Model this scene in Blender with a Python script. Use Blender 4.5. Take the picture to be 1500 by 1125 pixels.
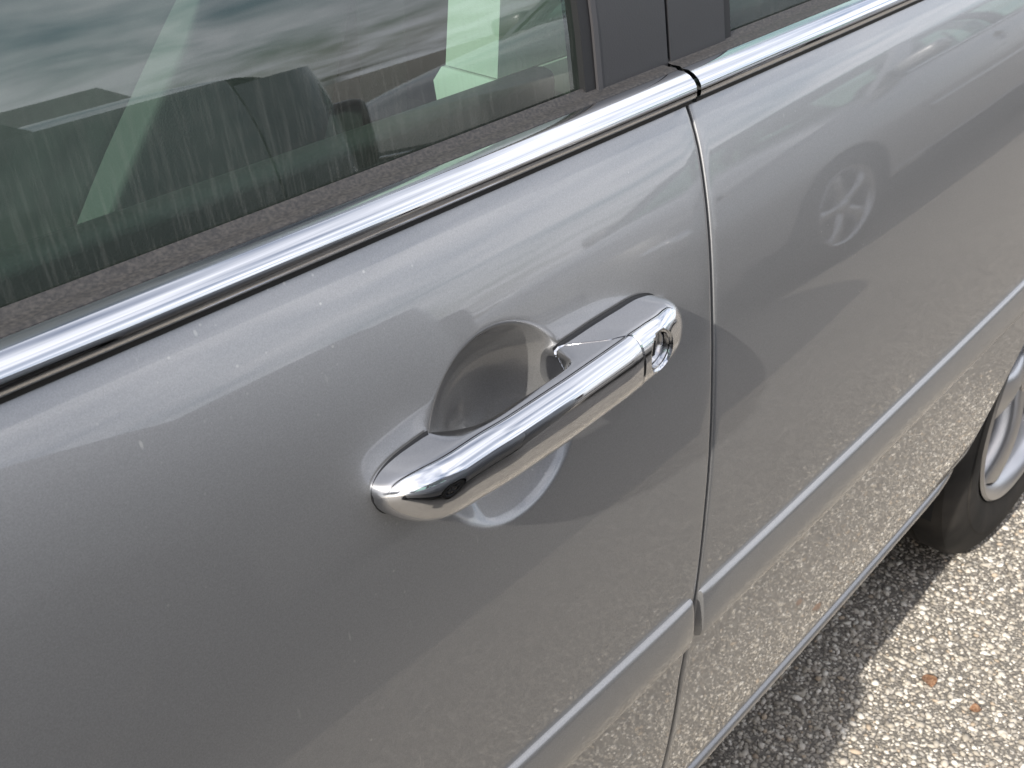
import bpy, bmesh, math, random
import numpy as np
from mathutils import Vector, Matrix

for o in list(bpy.data.objects):
    bpy.data.objects.remove(o)
SC = bpy.context.scene
COL = SC.collection
rng = np.random.default_rng(7)
random.seed(7)

# ------------------------------------------------------------------ camera
CAM_POS = Vector((0.0, -0.350, 1.206))
RIGHT = Vector((0.65431538, -0.75622178, 0.0))
UP = Vector((0.39807337, 0.34443008, 0.8502385))
FWD = Vector((0.64296887, 0.55632413, -0.52639766))
cd = bpy.data.cameras.new('camera')
cam = bpy.data.objects.new('camera', cd)
COL.objects.link(cam)
M3 = Matrix((RIGHT, UP, -FWD)).transposed()
cam.matrix_world = Matrix.Translation(CAM_POS) @ M3.to_4x4()
cd.sensor_width = 36.0
cd.lens = 36.0 * 1700.0 / 1500.0
cd.clip_start = 0.01
cd.clip_end = 2000.0
cd.dof.use_dof = True
cd.dof.focus_distance = 0.66
cd.dof.aperture_fstop = 30.0
SC.camera = cam

# ------------------------------------------------------------------ sky, sun, exposure
SUN_TO = Vector((-1.45, -0.15, 1.0)).normalized()       # direction towards the sun
SUN_EL = math.asin(SUN_TO.z)
SUN_AZ = math.atan2(SUN_TO.x, SUN_TO.y)
wd = bpy.data.worlds.new('World')
SC.world = wd
wd.use_nodes = True
nt = wd.node_tree
nt.nodes.clear()
out = nt.nodes.new('ShaderNodeOutputWorld')
bg = nt.nodes.new('ShaderNodeBackground')
sky = nt.nodes.new('ShaderNodeTexSky')
sky.sky_type = 'NISHITA'
sky.sun_disc = False
sky.sun_elevation = SUN_EL
sky.sun_rotation = SUN_AZ
sky.air_density = 1.0
sky.dust_density = 1.6
tc = nt.nodes.new('ShaderNodeTexCoord')
sep = nt.nodes.new('ShaderNodeSeparateXYZ')
nt.links.new(tc.outputs['Generated'], sep.inputs[0])
# project the view direction on a flat cloud layer
zc = nt.nodes.new('ShaderNodeMath'); zc.operation = 'MAXIMUM'; zc.inputs[1].default_value = 0.0
nt.links.new(sep.outputs['Z'], zc.inputs[0])
za = nt.nodes.new('ShaderNodeMath'); za.operation = 'ADD'; za.inputs[1].default_value = 0.12
nt.links.new(zc.outputs[0], za.inputs[0])
dx = nt.nodes.new('ShaderNodeMath'); dx.operation = 'DIVIDE'
dy = nt.nodes.new('ShaderNodeMath'); dy.operation = 'DIVIDE'
nt.links.new(sep.outputs['X'], dx.inputs[0]); nt.links.new(za.outputs[0], dx.inputs[1])
nt.links.new(sep.outputs['Y'], dy.inputs[0]); nt.links.new(za.outputs[0], dy.inputs[1])
cmb = nt.nodes.new('ShaderNodeCombineXYZ')
nt.links.new(dx.outputs[0], cmb.inputs[0]); nt.links.new(dy.outputs[0], cmb.inputs[1])
noi = nt.nodes.new('ShaderNodeTexNoise')
noi.inputs['Scale'].default_value = 1.5
noi.inputs['Detail'].default_value = 3.5
noi.inputs['Roughness'].default_value = 0.55
noi.inputs['Distortion'].default_value = 0.4
nt.links.new(cmb.outputs[0], noi.inputs['Vector'])
cr = nt.nodes.new('ShaderNodeValToRGB')
cr.color_ramp.elements[0].position = 0.30
cr.color_ramp.elements[1].position = 0.64
nt.links.new(noi.outputs['Fac'], cr.inputs[0])
mixc = nt.nodes.new('ShaderNodeMix'); mixc.data_type = 'RGBA'
mixc.inputs[7].default_value = (11.0, 11.1, 11.8, 1)
nt.links.new(cr.outputs[0], mixc.inputs[0])
nt.links.new(sky.outputs[0], mixc.inputs[6])
nt.links.new(mixc.outputs[2], bg.inputs[0])
bg.inputs[1].default_value = 0.14
nt.links.new(bg.outputs[0], out.inputs[0])

sl = bpy.data.lights.new('sun', 'SUN')
sl.energy = 4.8
sl.angle = math.radians(0.6)
sl.color = (1.0, 0.95, 0.87)
sun = bpy.data.objects.new('sun', sl)
COL.objects.link(sun)
sun.rotation_euler = SUN_TO.to_track_quat('Z', 'Y').to_euler()
sun.location = (0, 0, 20)

SC.view_settings.view_transform = 'Standard'
SC.view_settings.look = 'None'
SC.view_settings.gamma = 1.0
SC.view_settings.use_curve_mapping = False
SC.view_settings.exposure = 0.28
SC.render.engine = 'CYCLES'
SC.cycles.max_bounces = 10
SC.cycles.transparent_max_bounces = 12
SC.cycles.use_denoising = True

# ------------------------------------------------------------------ materials
def principled(name, col, rough=0.5, metal=0.0, **kw):
    m = bpy.data.materials.new(name)
    m.use_nodes = True
    b = m.node_tree.nodes['Principled BSDF']
    b.inputs['Base Color'].default_value = (*col, 1)
    b.inputs['Roughness'].default_value = rough
    b.inputs['Metallic'].default_value = metal
    for k, v in kw.items():
        b.inputs[k].default_value = v
    return m

def nodes(m):
    return m.node_tree.nodes, m.node_tree.links, m.node_tree.nodes['Principled BSDF']

def objcoord(m, scale=(1, 1, 1)):
    n, l, b = nodes(m)
    t = n.new('ShaderNodeTexCoord')
    mp = n.new('ShaderNodeMapping')
    mp.inputs['Scale'].default_value = scale
    l.new(t.outputs['Object'], mp.inputs['Vector'])
    return mp.outputs['Vector']

def add_bump(m, scale, strength, dist=0.001, vec=None, detail=3.0):
    n, l, b = nodes(m)
    vec = vec or objcoord(m)
    t = n.new('ShaderNodeTexNoise')
    t.inputs['Scale'].default_value = scale
    t.inputs['Detail'].default_value = detail
    l.new(vec, t.inputs['Vector'])
    bp = n.new('ShaderNodeBump')
    bp.inputs['Strength'].default_value = strength
    bp.inputs['Distance'].default_value = dist
    l.new(t.outputs['Fac'], bp.inputs['Height'])
    l.new(bp.outputs[0], b.inputs['Normal'])
    return t

def add_mottle(m, c1, c2, scale, lo=0.35, hi=0.65, detail=5.0, vec=None):
    n, l, b = nodes(m)
    vec = vec or objcoord(m)
    t = n.new('ShaderNodeTexNoise')
    t.inputs['Scale'].default_value = scale
    t.inputs['Detail'].default_value = detail
    l.new(vec, t.inputs['Vector'])
    r = n.new('ShaderNodeValToRGB')
    r.color_ramp.elements[0].position = lo
    r.color_ramp.elements[1].position = hi
    r.color_ramp.elements[0].color = (*c1, 1)
    r.color_ramp.elements[1].color = (*c2, 1)
    l.new(t.outputs['Fac'], r.inputs[0])
    l.new(r.outputs[0], b.inputs['Base Color'])
    return t

def make_paint():
    m = principled('silver_paint', (0.40, 0.40, 0.405), 0.40, 0.68)
    n, l, b = nodes(m)
    b.inputs['Coat Weight'].default_value = 1.0
    b.inputs['Coat Roughness'].default_value = 0.025
    b.inputs['Coat IOR'].default_value = 1.66
    v = objcoord(m)
    # metallic flake: tiny cells with slightly different brightness
    vo = n.new('ShaderNodeTexVoronoi')
    vo.inputs['Scale'].default_value = 1800.0
    l.new(v, vo.inputs['Vector'])
    r = n.new('ShaderNodeMapRange')
    r.inputs['To Min'].default_value = 0.27
    r.inputs['To Max'].default_value = 0.335
    l.new(vo.outputs['Color'], r.inputs['Value'])
    cb = n.new('ShaderNodeCombineColor')
    l.new(r.outputs[0], cb.inputs[0]); l.new(r.outputs[0], cb.inputs[1])
    mu = n.new('ShaderNodeMath'); mu.operation = 'MULTIPLY'; mu.inputs[1].default_value = 1.005
    l.new(r.outputs[0], mu.inputs[0]); l.new(mu.outputs[0], cb.inputs[2])
    # dust specks and fine scratches lying on the paint
    def specks(scale, thr, stretch):
        mp = objcoord(m, stretch)
        w = n.new('ShaderNodeTexVoronoi'); w.inputs['Scale'].default_value = scale
        l.new(mp, w.inputs['Vector'])
        k = n.new('ShaderNodeMapRange')
        k.inputs['From Min'].default_value = thr; k.inputs['From Max'].default_value = thr * 0.5
        l.new(w.outputs['Distance'], k.inputs['Value'])
        nz = n.new('ShaderNodeTexNoise'); nz.inputs['Scale'].default_value = 9.0; nz.inputs['Detail'].default_value = 4
        l.new(v, nz.inputs['Vector'])
        g = n.new('ShaderNodeMapRange'); g.inputs['From Min'].default_value = 0.5; g.inputs['From Max'].default_value = 0.72
        l.new(nz.outputs['Fac'], g.inputs['Value'])
        q = n.new('ShaderNodeMath'); q.operation = 'MULTIPLY'
        l.new(k.outputs[0], q.inputs[0]); l.new(g.outputs[0], q.inputs[1])
        return q
    s1 = specks(110.0, 0.10, (1, 1, 1))
    s2 = specks(70.0, 0.07, (1.0, 1.0, 0.16))
    s = n.new('ShaderNodeMath'); s.operation = 'MAXIMUM'
    l.new(s1.outputs[0], s.inputs[0]); l.new(s2.outputs[0], s.inputs[1])
    sm = n.new('ShaderNodeMath'); sm.operation = 'MULTIPLY'; sm.inputs[1].default_value = 0.5
    l.new(s.outputs[0], sm.inputs[0])
    mx = n.new('ShaderNodeMix'); mx.data_type = 'RGBA'
    mx.inputs[7].default_value = (0.66, 0.64, 0.60, 1)
    l.new(sm.outputs[0], mx.inputs[0]); l.new(cb.outputs[0], mx.inputs[6])
    l.new(mx.outputs[2], b.inputs['Base Color'])
    rr = n.new('ShaderNodeMapRange'); rr.inputs['To Min'].default_value = 0.026; rr.inputs['To Max'].default_value = 0.30
    l.new(sm.outputs[0], rr.inputs['Value']); l.new(rr.outputs[0], b.inputs['Coat Roughness'])
    # orange peel of the clear coat
    t = n.new('ShaderNodeTexNoise'); t.inputs['Scale'].default_value = 260.0; t.inputs['Detail'].default_value = 1.0
    l.new(v, t.inputs['Vector'])
    bp = n.new('ShaderNodeBump'); bp.inputs['Strength'].default_value = 0.006; bp.inputs['Distance'].default_value = 0.001
    l.new(t.outputs['Fac'], bp.inputs['Height'])
    l.new(bp.outputs[0], b.inputs['Coat Normal'])
    return m

MAT = {}
MAT['paint'] = make_paint()
MAT['chrome'] = principled('chrome', (0.66, 0.665, 0.68), 0.035, 1.0)
def chrome_wear(m):
    n, l, b = nodes(m)
    t = n.new('ShaderNodeTexNoise'); t.inputs['Scale'].default_value = 55.0; t.inputs['Detail'].default_value = 8
    l.new(objcoord(m), t.inputs['Vector'])
    r = n.new('ShaderNodeMapRange'); r.inputs['From Min'].default_value = 0.45; r.inputs['From Max'].default_value = 0.8
    r.inputs['To Min'].default_value = 0.03; r.inputs['To Max'].default_value = 0.16
    l.new(t.outputs['Fac'], r.inputs['Value']); l.new(r.outputs[0], b.inputs['Roughness'])
chrome_wear(MAT['chrome'])
MAT['satin'] = principled('satin_metal', (0.72, 0.72, 0.73), 0.22, 1.0)
MAT['black'] = principled('black_rubber_and_gap', (0.012, 0.012, 0.013), 0.55)
MAT['trimblack'] = principled('black_gloss_trim', (0.035, 0.035, 0.038), 0.32)
add_bump(MAT['trimblack'], 900, 0.08)
MAT['greytrim'] = principled('grey_trim', (0.055, 0.053, 0.056), 0.45)
MAT['hole'] = principled('dark_cavity', (0.006, 0.006, 0.006), 0.8)
MAT['dustrubber'] = principled('dusty_rubber', (0.10, 0.09, 0.08), 0.65)
add_mottle(MAT['dustrubber'], (0.024, 0.023, 0.024), (0.085, 0.077, 0.070), 620, 0.38, 0.95, 14, objcoord(MAT['dustrubber'], (0.8, 1, 1)))
add_bump(MAT['dustrubber'], 700, 0.15)
MAT['tyre'] = principled('tyre_rubber', (0.045, 0.042, 0.040), 0.72)
MAT['tyre'].node_tree.nodes['Principled BSDF'].inputs['Specular IOR Level'].default_value = 0.2
add_mottle(MAT['tyre'], (0.016, 0.0155, 0.015), (0.045, 0.041, 0.037), 14, 0.35, 0.7, 6)
MAT['alloy'] = principled('alloy_wheel', (0.50, 0.50, 0.51), 0.34, 1.0)
MAT['disc'] = principled('brake_steel', (0.25, 0.24, 0.23), 0.4, 1.0)
MAT['under'] = principled('underbody', (0.02, 0.02, 0.02), 0.9)
MAT['jamb'] = principled('door_jamb_paint', (0.18, 0.18, 0.185), 0.5, 0.3)
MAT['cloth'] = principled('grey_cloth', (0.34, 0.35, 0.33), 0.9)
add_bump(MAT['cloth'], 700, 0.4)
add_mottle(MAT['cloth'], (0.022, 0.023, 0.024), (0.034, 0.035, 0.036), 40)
MAT['sidecloth'] = principled('light_grey_cloth', (0.10, 0.104, 0.10), 0.9)
add_bump(MAT['sidecloth'], 700, 0.4)
MAT['beige'] = principled('beige_plastic', (0.62, 0.62, 0.56), 0.55)
add_bump(MAT['beige'], 800, 0.2)
MAT['dash'] = principled('dark_plastic', (0.05, 0.052, 0.05), 0.6)
add_bump(MAT['dash'], 600, 0.3)
MAT['carpet'] = principled('carpet', (0.07, 0.07, 0.065), 1.0)
MAT['redlamp'] = principled('red_lamp', (0.35, 0.01, 0.01), 0.15, 0.0, **{'Coat Weight': 1.0})
MAT['clearlamp'] = principled('clear_lamp', (0.75, 0.76, 0.78), 0.08, 0.7, **{'Coat Weight': 1.0})

def make_glass():
    m = bpy.data.materials.new('green_tinted_glass')
    m.use_nodes = True
    n, l = m.node_tree.nodes, m.node_tree.links
    n.clear()
    o = n.new('ShaderNodeOutputMaterial')
    tr = n.new('ShaderNodeBsdfTransparent'); tr.inputs[0].default_value = (0.56, 0.72, 0.64, 1)
    gl = n.new('ShaderNodeBsdfGlossy'); gl.inputs['Roughness'].default_value = 0.015
    gl.inputs[0].default_value = (0.93, 0.97, 0.97, 1)
    # Schlick reflectance of the pane, the same from either side
    ge = n.new('ShaderNodeNewGeometry')
    dt = n.new('ShaderNodeVectorMath'); dt.operation = 'DOT_PRODUCT'
    l.new(ge.outputs['Normal'], dt.inputs[0]); l.new(ge.outputs['Incoming'], dt.inputs[1])
    ab = n.new('ShaderNodeMath'); ab.operation = 'ABSOLUTE'; l.new(dt.outputs['Value'], ab.inputs[0])
    om = n.new('ShaderNodeMath'); om.operation = 'SUBTRACT'; om.inputs[0].default_value = 1.0; om.use_clamp = True
    l.new(ab.outputs[0], om.inputs[1])
    pw = n.new('ShaderNodeMath'); pw.operation = 'POWER'; pw.inputs[1].default_value = 5.0; l.new(om.outputs[0], pw.inputs[0])
    fr = n.new('ShaderNodeMapRange'); fr.inputs['To Min'].default_value = 0.12; fr.inputs['To Max'].default_value = 1.0
    l.new(pw.outputs[0], fr.inputs['Value'])
    mx = n.new('ShaderNodeMixShader')
    l.new(fr.outputs[0], mx.inputs[0]); l.new(tr.outputs[0], mx.inputs[1]); l.new(gl.outputs[0], mx.inputs[2])
    # dust film: streaks that run down to the belt
    t = n.new('ShaderNodeTexCoord')
    mp = n.new('ShaderNodeMapping'); mp.inputs['Scale'].default_value = (520, 60, 34)
    mp.inputs['Rotation'].default_value = (0, 0.18, 0)
    l.new(t.outputs['Object'], mp.inputs[0])
    nz = n.new('ShaderNodeTexNoise'); nz.inputs['Scale'].default_value = 1.0; nz.inputs['Detail'].default_value = 6
    l.new(mp.outputs[0], nz.inputs['Vector'])
    r1 = n.new('ShaderNodeMapRange'); r1.inputs['From Min'].default_value = 0.50; r1.inputs['From Max'].default_value = 0.78
    l.new(nz.outputs['Fac'], r1.inputs['Value'])
    sp = n.new('ShaderNodeSeparateXYZ'); l.new(t.outputs['Object'], sp.inputs[0])
    r2 = n.new('ShaderNodeMapRange'); r2.inputs['From Min'].default_value = 1.07; r2.inputs['From Max'].default_value = 0.985
    r2.inputs['To Min'].default_value = 0.015; r2.inputs['To Max'].default_value = 0.13
    l.new(sp.outputs['Z'], r2.inputs['Value'])
    mu = n.new('ShaderNodeMath'); mu.operation = 'MULTIPLY'
    l.new(r1.outputs[0], mu.inputs[0]); l.new(r2.outputs[0], mu.inputs[1])
    ad = n.new('ShaderNodeMath'); ad.operation = 'ADD'; ad.inputs[1].default_value = 0.035
    l.new(mu.outputs[0], ad.inputs[0])
    df = n.new('ShaderNodeBsdfDiffuse'); df.inputs[0].default_value = (0.42, 0.42, 0.38, 1)
    m2 = n.new('ShaderNodeMixShader')
    l.new(ad.outputs[0], m2.inputs[0]); l.new(mx.outputs[0], m2.inputs[1]); l.new(df.outputs[0], m2.inputs[2])
    l.new(m2.outputs[0], o.inputs[0])
    return m
MAT['glass'] = make_glass()

def make_aggregate():
    m = principled('aggregate_asphalt', (0.2, 0.18, 0.15), 0.85)
    n, l, b = nodes(m)
    v = objcoord(m)
    vo = n.new('ShaderNodeTexVoronoi'); vo.inputs['Scale'].default_value = 145.0
    l.new(v, vo.inputs['Vector'])
    ve = n.new('ShaderNodeTexVoronoi'); ve.feature = 'DISTANCE_TO_EDGE'; ve.inputs['Scale'].default_value = 145.0
    l.new(v, ve.inputs['Vector'])
    r = n.new('ShaderNodeValToRGB')
    e = r.color_ramp.elements
    e[0].position = 0.0; e[0].color = (0.13, 0.118, 0.102, 1)
    e[1].position = 1.0; e[1].color = (0.58, 0.54, 0.48, 1)
    x = e.new(0.35); x.color = (0.26, 0.235, 0.20, 1)
    x = e.new(0.7); x.color = (0.41, 0.372, 0.317, 1)
    l.new(vo.outputs['Color'], r.inputs[0])
    k = n.new('ShaderNodeMapRange'); k.inputs['From Min'].default_value = 0.06; k.inputs['From Max'].default_value = 0.18
    l.new(ve.outputs['Distance'], k.inputs['Value'])
    mx = n.new('ShaderNodeMix'); mx.data_type = 'RGBA'
    mx.inputs[6].default_value = (0.165, 0.15, 0.13, 1)
    l.new(k.outputs[0], mx.inputs[0]); l.new(r.outputs[0], mx.inputs[7])
    big = n.new('ShaderNodeTexNoise'); big.inputs['Scale'].default_value = 1.3; big.inputs['Detail'].default_value = 6
    l.new(v, big.inputs['Vector'])
    bm = n.new('ShaderNodeMapRange'); bm.inputs['To Min'].default_value = 0.8; bm.inputs['To Max'].default_value = 1.2
    l.new(big.outputs['Fac'], bm.inputs['Value'])
    vs = n.new('ShaderNodeVectorMath'); vs.operation = 'SCALE'
    l.new(mx.outputs[2], vs.inputs[0]); l.new(bm.outputs[0], vs.inputs['Scale'])
    l.new(vs.outputs[0], b.inputs['Base Color'])
    bp = n.new('ShaderNodeBump'); bp.inputs['Strength'].default_value = 0.7; bp.inputs['Distance'].default_value = 0.003
    l.new(k.outputs[0], bp.inputs['Height'])
    l.new(bp.outputs[0], b.inputs['Normal'])
    return m
MAT['aggregate'] = make_aggregate()

def make_pebble():
    m = principled('pebbles', (0.4, 0.35, 0.28), 0.75)
    n, l, b = nodes(m)
    a = n.new('ShaderNodeAttribute'); a.attribute_name = 'tint'
    l.new(a.outputs['Color'], b.inputs['Base Color'])
    return m
MAT['pebble'] = make_pebble()

# ------------------------------------------------------------------ mesh helpers
def mesh_obj(name, verts, faces, mat, parent=None, smooth=True, sharp=35):
    me = bpy.data.meshes.new(name)
    me.from_pydata([tuple(map(float, v)) for v in verts], [], faces)
    me.update()
    bm = bmesh.new(); bm.from_mesh(me)
    bmesh.ops.recalc_face_normals(bm, faces=bm.faces)
    bm.to_mesh(me); bm.free()
    if smooth:
        me.polygons.foreach_set('use_smooth', [True] * len(me.polygons))
        me.set_sharp_from_angle(angle=math.radians(sharp))
    if mat:
        me.materials.append(mat)
    o = bpy.data.objects.new(name, me)
    COL.objects.link(o)
    if parent:
        o.parent = parent
    return o

class MB:
    """collects several shapes that make up ONE part"""
    def __init__(s):
        s.v, s.f = [], []
    def add(s, verts, faces):
        k = len(s.v)
        s.v += [tuple(map(float, p)) for p in verts]
        s.f += [tuple(i + k for i in f) for f in faces]
        return s
    def grid(s, P, closed_u=False, closed_v=False, cap_u=False):
        P = np.asarray(P); nu, nv = P.shape[:2]
        k = len(s.v)
        s.v += [tuple(map(float, p)) for p in P.reshape(-1, 3)]
        for i in range(nu if closed_u else nu - 1):
            for j in range(nv if closed_v else nv - 1):
                a, b2 = i * nv + j, ((i + 1) % nu) * nv + j
                c, d = ((i + 1) % nu) * nv + (j + 1) % nv, i * nv + (j + 1) % nv
                s.f.append((k + a, k + b2, k + c, k + d))
        if cap_u:
            s.f.append(tuple(k + j for j in range(nv)))
            s.f.append(tuple(k + (nu - 1) * nv + j for j in range(nv)))
        return s
    def box(s, x0, x1, y0, y1, z0, z1, bev=0.0):
        if bev <= 0:
            v = [(x, y, z) for x in (x0, x1) for y in (y0, y1) for z in (z0, z1)]
            f = [(0, 1, 3, 2), (4, 6, 7, 5), (0, 4, 5, 1), (2, 3, 7, 6), (0, 2, 6, 4), (1, 5, 7, 3)]
            return s.add(v, f)
        bm = bmesh.new()
        bmesh.ops.create_cube(bm, size=1.0)
        for q in bm.verts:
            q.co = Vector(((x0 + x1) / 2 + q.co.x * (x1 - x0), (y0 + y1) / 2 + q.co.y * (y1 - y0), (z0 + z1) / 2 + q.co.z * (z1 - z0)))
        bmesh.ops.bevel(bm, geom=list(bm.edges), offset=bev, segments=3, affect='EDGES', profile=0.5)
        bm.verts.index_update()
        s.add([q.co[:] for q in bm.verts], [tuple(q.index for q in f.verts) for f in bm.faces])
        bm.free()
        return s
    def lathe(s, prof, n, centre, axis='y'):
        prof = list(prof)
        P = []
        for i in range(n):
            a = 2 * math.pi * i / n
            row = []
            for r, h in prof:
                if axis == 'y':
                    row.append((centre[0] + r * math.cos(a), centre[1] + h, centre[2] + r * math.sin(a)))
                else:
                    row.append((centre[0] + r * math.cos(a), centre[1] + r * math.sin(a), centre[2] + h))
            P.append(row)
        return s.grid(P, closed_u=True)
    def tube(s, pts, rad, n=10):
        pts = [Vector(p) for p in pts]
        P = []
        for i, p in enumerate(pts):
            t = (pts[min(i + 1, len(pts) - 1)] - pts[max(i - 1, 0)]).normalized()
            ref = Vector((0, 0, 1)) if abs(t.z) < 0.9 else Vector((1, 0, 0))
            a = t.cross(ref).normalized(); b2 = t.cross(a)
            r = rad[i] if isinstance(rad, (list, tuple)) else rad
            P.append([p + a * r * math.cos(2 * math.pi * j / n) + b2 * r * math.sin(2 * math.pi * j / n) for j in range(n)])
        return s.grid(P, closed_v=True, cap_u=True)
    def build(s, name, mat, parent=None, smooth=True, sharp=35):
        return mesh_obj(name, s.v, s.f, mat, parent, smooth, sharp)

def empty(name, loc=(0, 0, 0)):
    o = bpy.data.objects.new(name, None)
    o.empty_display_size = 0.2
    COL.objects.link(o)
    o.location = loc
    return o

def tag(o, label=None, cat=None, group=None, kind=None):
    for k, v in (('label', label), ('category', cat), ('group', group), ('kind', kind)):
        if v:
            o[k] = v
    return o

def copy_tree(o, parent=None):
    c = o.copy()
    COL.objects.link(c)
    c.parent = parent
    for ch in o.children:
        copy_tree(ch, c)
    return c

# ------------------------------------------------------------------ ground
ground = mesh_obj('ground', [(-400, -400, 0), (400, -400, 0), (400, 400, 0), (-400, 400, 0)], [(0, 1, 2, 3)], MAT['aggregate'], smooth=False)
tag(ground, kind='structure')

def make_gravel():
    # pebbles pressed into the surface where the ground is seen close up
    bm = bmesh.new()
    bmesh.ops.create_icosphere(bm, subdivisions=1, radius=1.0)
    bv = np.array([v.co[:] for v in bm.verts]); bf = np.array([[v.index for v in f.verts] for f in bm.faces])
    bm.free()
    x0, x1, y0, y1, st = 0.55, 2.15, -0.50, 0.60, 0.0064
    gx, gy = np.meshgrid(np.arange(x0, x1, st), np.arange(y0, y1, st), indexing='ij')
    c = np.stack([gx.ravel(), gy.ravel()], 1)
    c += rng.uniform(-0.45, 0.45, c.shape) * st
    keep = rng.random(len(c)) < 0.90
    # thin out towards the rim of the patch, so that it dissolves into the sheet
    e = np.minimum.reduce([c[:, 0] - x0, x1 - c[:, 0], c[:, 1] - y0, y1 - c[:, 1]])
    keep &= rng.random(len(c)) < np.clip(e / 0.25, 0.05, 1)
    c = c[keep]; N = len(c)
    rad = np.clip(rng.lognormal(math.log(0.0025), 0.40, N), 0.0011, 0.0068)
    el = rng.uniform(0.7, 1.45, N); fl = rng.uniform(0.35, 0.7, N); ang = rng.uniform(0, math.pi, N)
    jit = rng.normal(1, 0.13, (N, len(bv), 1))
    V = bv[None] * jit
    V = V * np.stack([rad * el, rad / el, rad * fl], 1)[:, None, :]
    ca, sa = np.cos(ang)[:, None], np.sin(ang)[:, None]
    X = V[..., 0] * ca - V[..., 1] * sa; Y = V[..., 0] * sa + V[..., 1] * ca
    V = np.stack([X + c[:, :1], Y + c[:, 1:], V[..., 2] + (rad * fl * 0.25)[:, None]], -1)
    F = bf[None] + (np.arange(N) * len(bv))[:, None, None]
    me = bpy.data.meshes.new('gravel')
    V = V.reshape(-1, 3); F = F.reshape(-1, 3)
    me.vertices.add(len(V)); me.vertices.foreach_set('co', V.astype(np.float32).ravel())
    me.loops.add(F.size); me.loops.foreach_set('vertex_index', F.astype(np.int32).ravel())
    me.polygons.add(len(F)); me.polygons.foreach_set('loop_start', np.arange(0, F.size, 3, dtype=np.int32))
    me.polygons.foreach_set('use_smooth', np.ones(len(F), bool))
    pal = np.array([(0.70, 0.66, 0.59), (0.57, 0.525, 0.455), (0.47, 0.425, 0.36), (0.40, 0.36, 0.30), (0.32, 0.288, 0.245), (0.45, 0.365, 0.275), (0.25, 0.225, 0.195), (0.62, 0.57, 0.50)])
    pr = np.array([0.15, 0.20, 0.20, 0.14, 0.11, 0.05, 0.06, 0.09])
    t = pal[rng.choice(len(pal), N, p=pr / pr.sum())] * rng.uniform(0.8, 1.12, (N, 1))
    t = np.concatenate([np.clip(t, 0, 0.82), np.ones((N, 1))], 1)
    at = me.color_attributes.new('tint', 'FLOAT_COLOR', 'POINT')
    at.data.foreach_set('color', np.repeat(t, len(bv), 0).astype(np.float32).ravel())
    me.update(); me.validate()
    me.materials.append(MAT['pebble'])
    o = bpy.data.objects.new('gravel', me); COL.objects.link(o)
    tag(o, 'light tan and white pebbles set in the asphalt beside the car', 'gravel', kind='stuff')
make_gravel()

# ------------------------------------------------------------------ car body surface
KZ = np.array([.20, .33, .45, .58, .62, .70, .80, .88, .93, .97, 1.0])
KT = np.radians([-16, -13, -7, -1, 1.5, 5, 10, 15, 21, 32, 40])
_z = np.linspace(.2, 1.0, 801)
_t = np.tan(np.interp(_z, KZ, KT))
_P = np.concatenate([[0], np.cumsum((_t[1:] + _t[:-1]) / 2 * .001)])
_P -= np.interp(.85, _z, _P)
def Pz(z):
    return np.interp(z, _z, _P)
YC = 0.90                      # the car's centre line
XF, XR = -2.10, 2.72           # front and rear end
RWX, FWX, WZ = 1.645, -1.16, 0.315
ARCH = 0.345
BELT = 0.970
def ztop(x):                   # height of the shoulder line along the car
    x = np.asarray(x, float)
    f = np.clip((-0.55 - x) / 1.5, 0, 1); r = np.clip((x - 1.6) / 1.1, 0, 1)
    return BELT - 0.20 * f ** 1.5 + 0.0 * r
def plan(x):
    x = np.asarray(x, float)
    f = np.clip((-1.2 - x) / 0.9, 0, 1); r = np.clip((x - 1.9) / 0.82, 0, 1)
    return 0.012 * (x - 0.5) ** 2 + 0.16 * f ** 2.4 + 0.14 * r ** 2.4
def side_y(x, z):
    zt = ztop(x)
    zn = 0.30 + (np.asarray(z) - 0.30) * (BELT - 0.30) / (zt - 0.30)
    return Pz(np.clip(zn, 0.2, 1.0)) + plan(x)

GAPZ = np.array([.25, .414, .538, .581, .622, .689, .743, .794, .84, .885, .915, .943, .959, .972, 1.0])
GAPX = np.array([.590, .582, .574, .576, .582, .589, .596, .602, .608, .615, .6195, .6235, .625, .6255, .6255])
def gapx(z):
    return np.interp(z, GAPZ, GAPX)

CUP_C, CUP_A, CUP_B = (0.4010, 0.8495), 0.0590, 0.0545
def cup_depth(x, z):
    r = np.sqrt(((x - CUP_C[0]) / CUP_A) ** 2 + ((z - CUP_C[1]) / CUP_B) ** 2)
    d = 0.035 * (1 - r ** 2.4)
    k = 0.0011
    return np.where(d / k > 40, d, k * np.log1p(np.exp(np.clip(d / k, -40, 40))))

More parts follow.
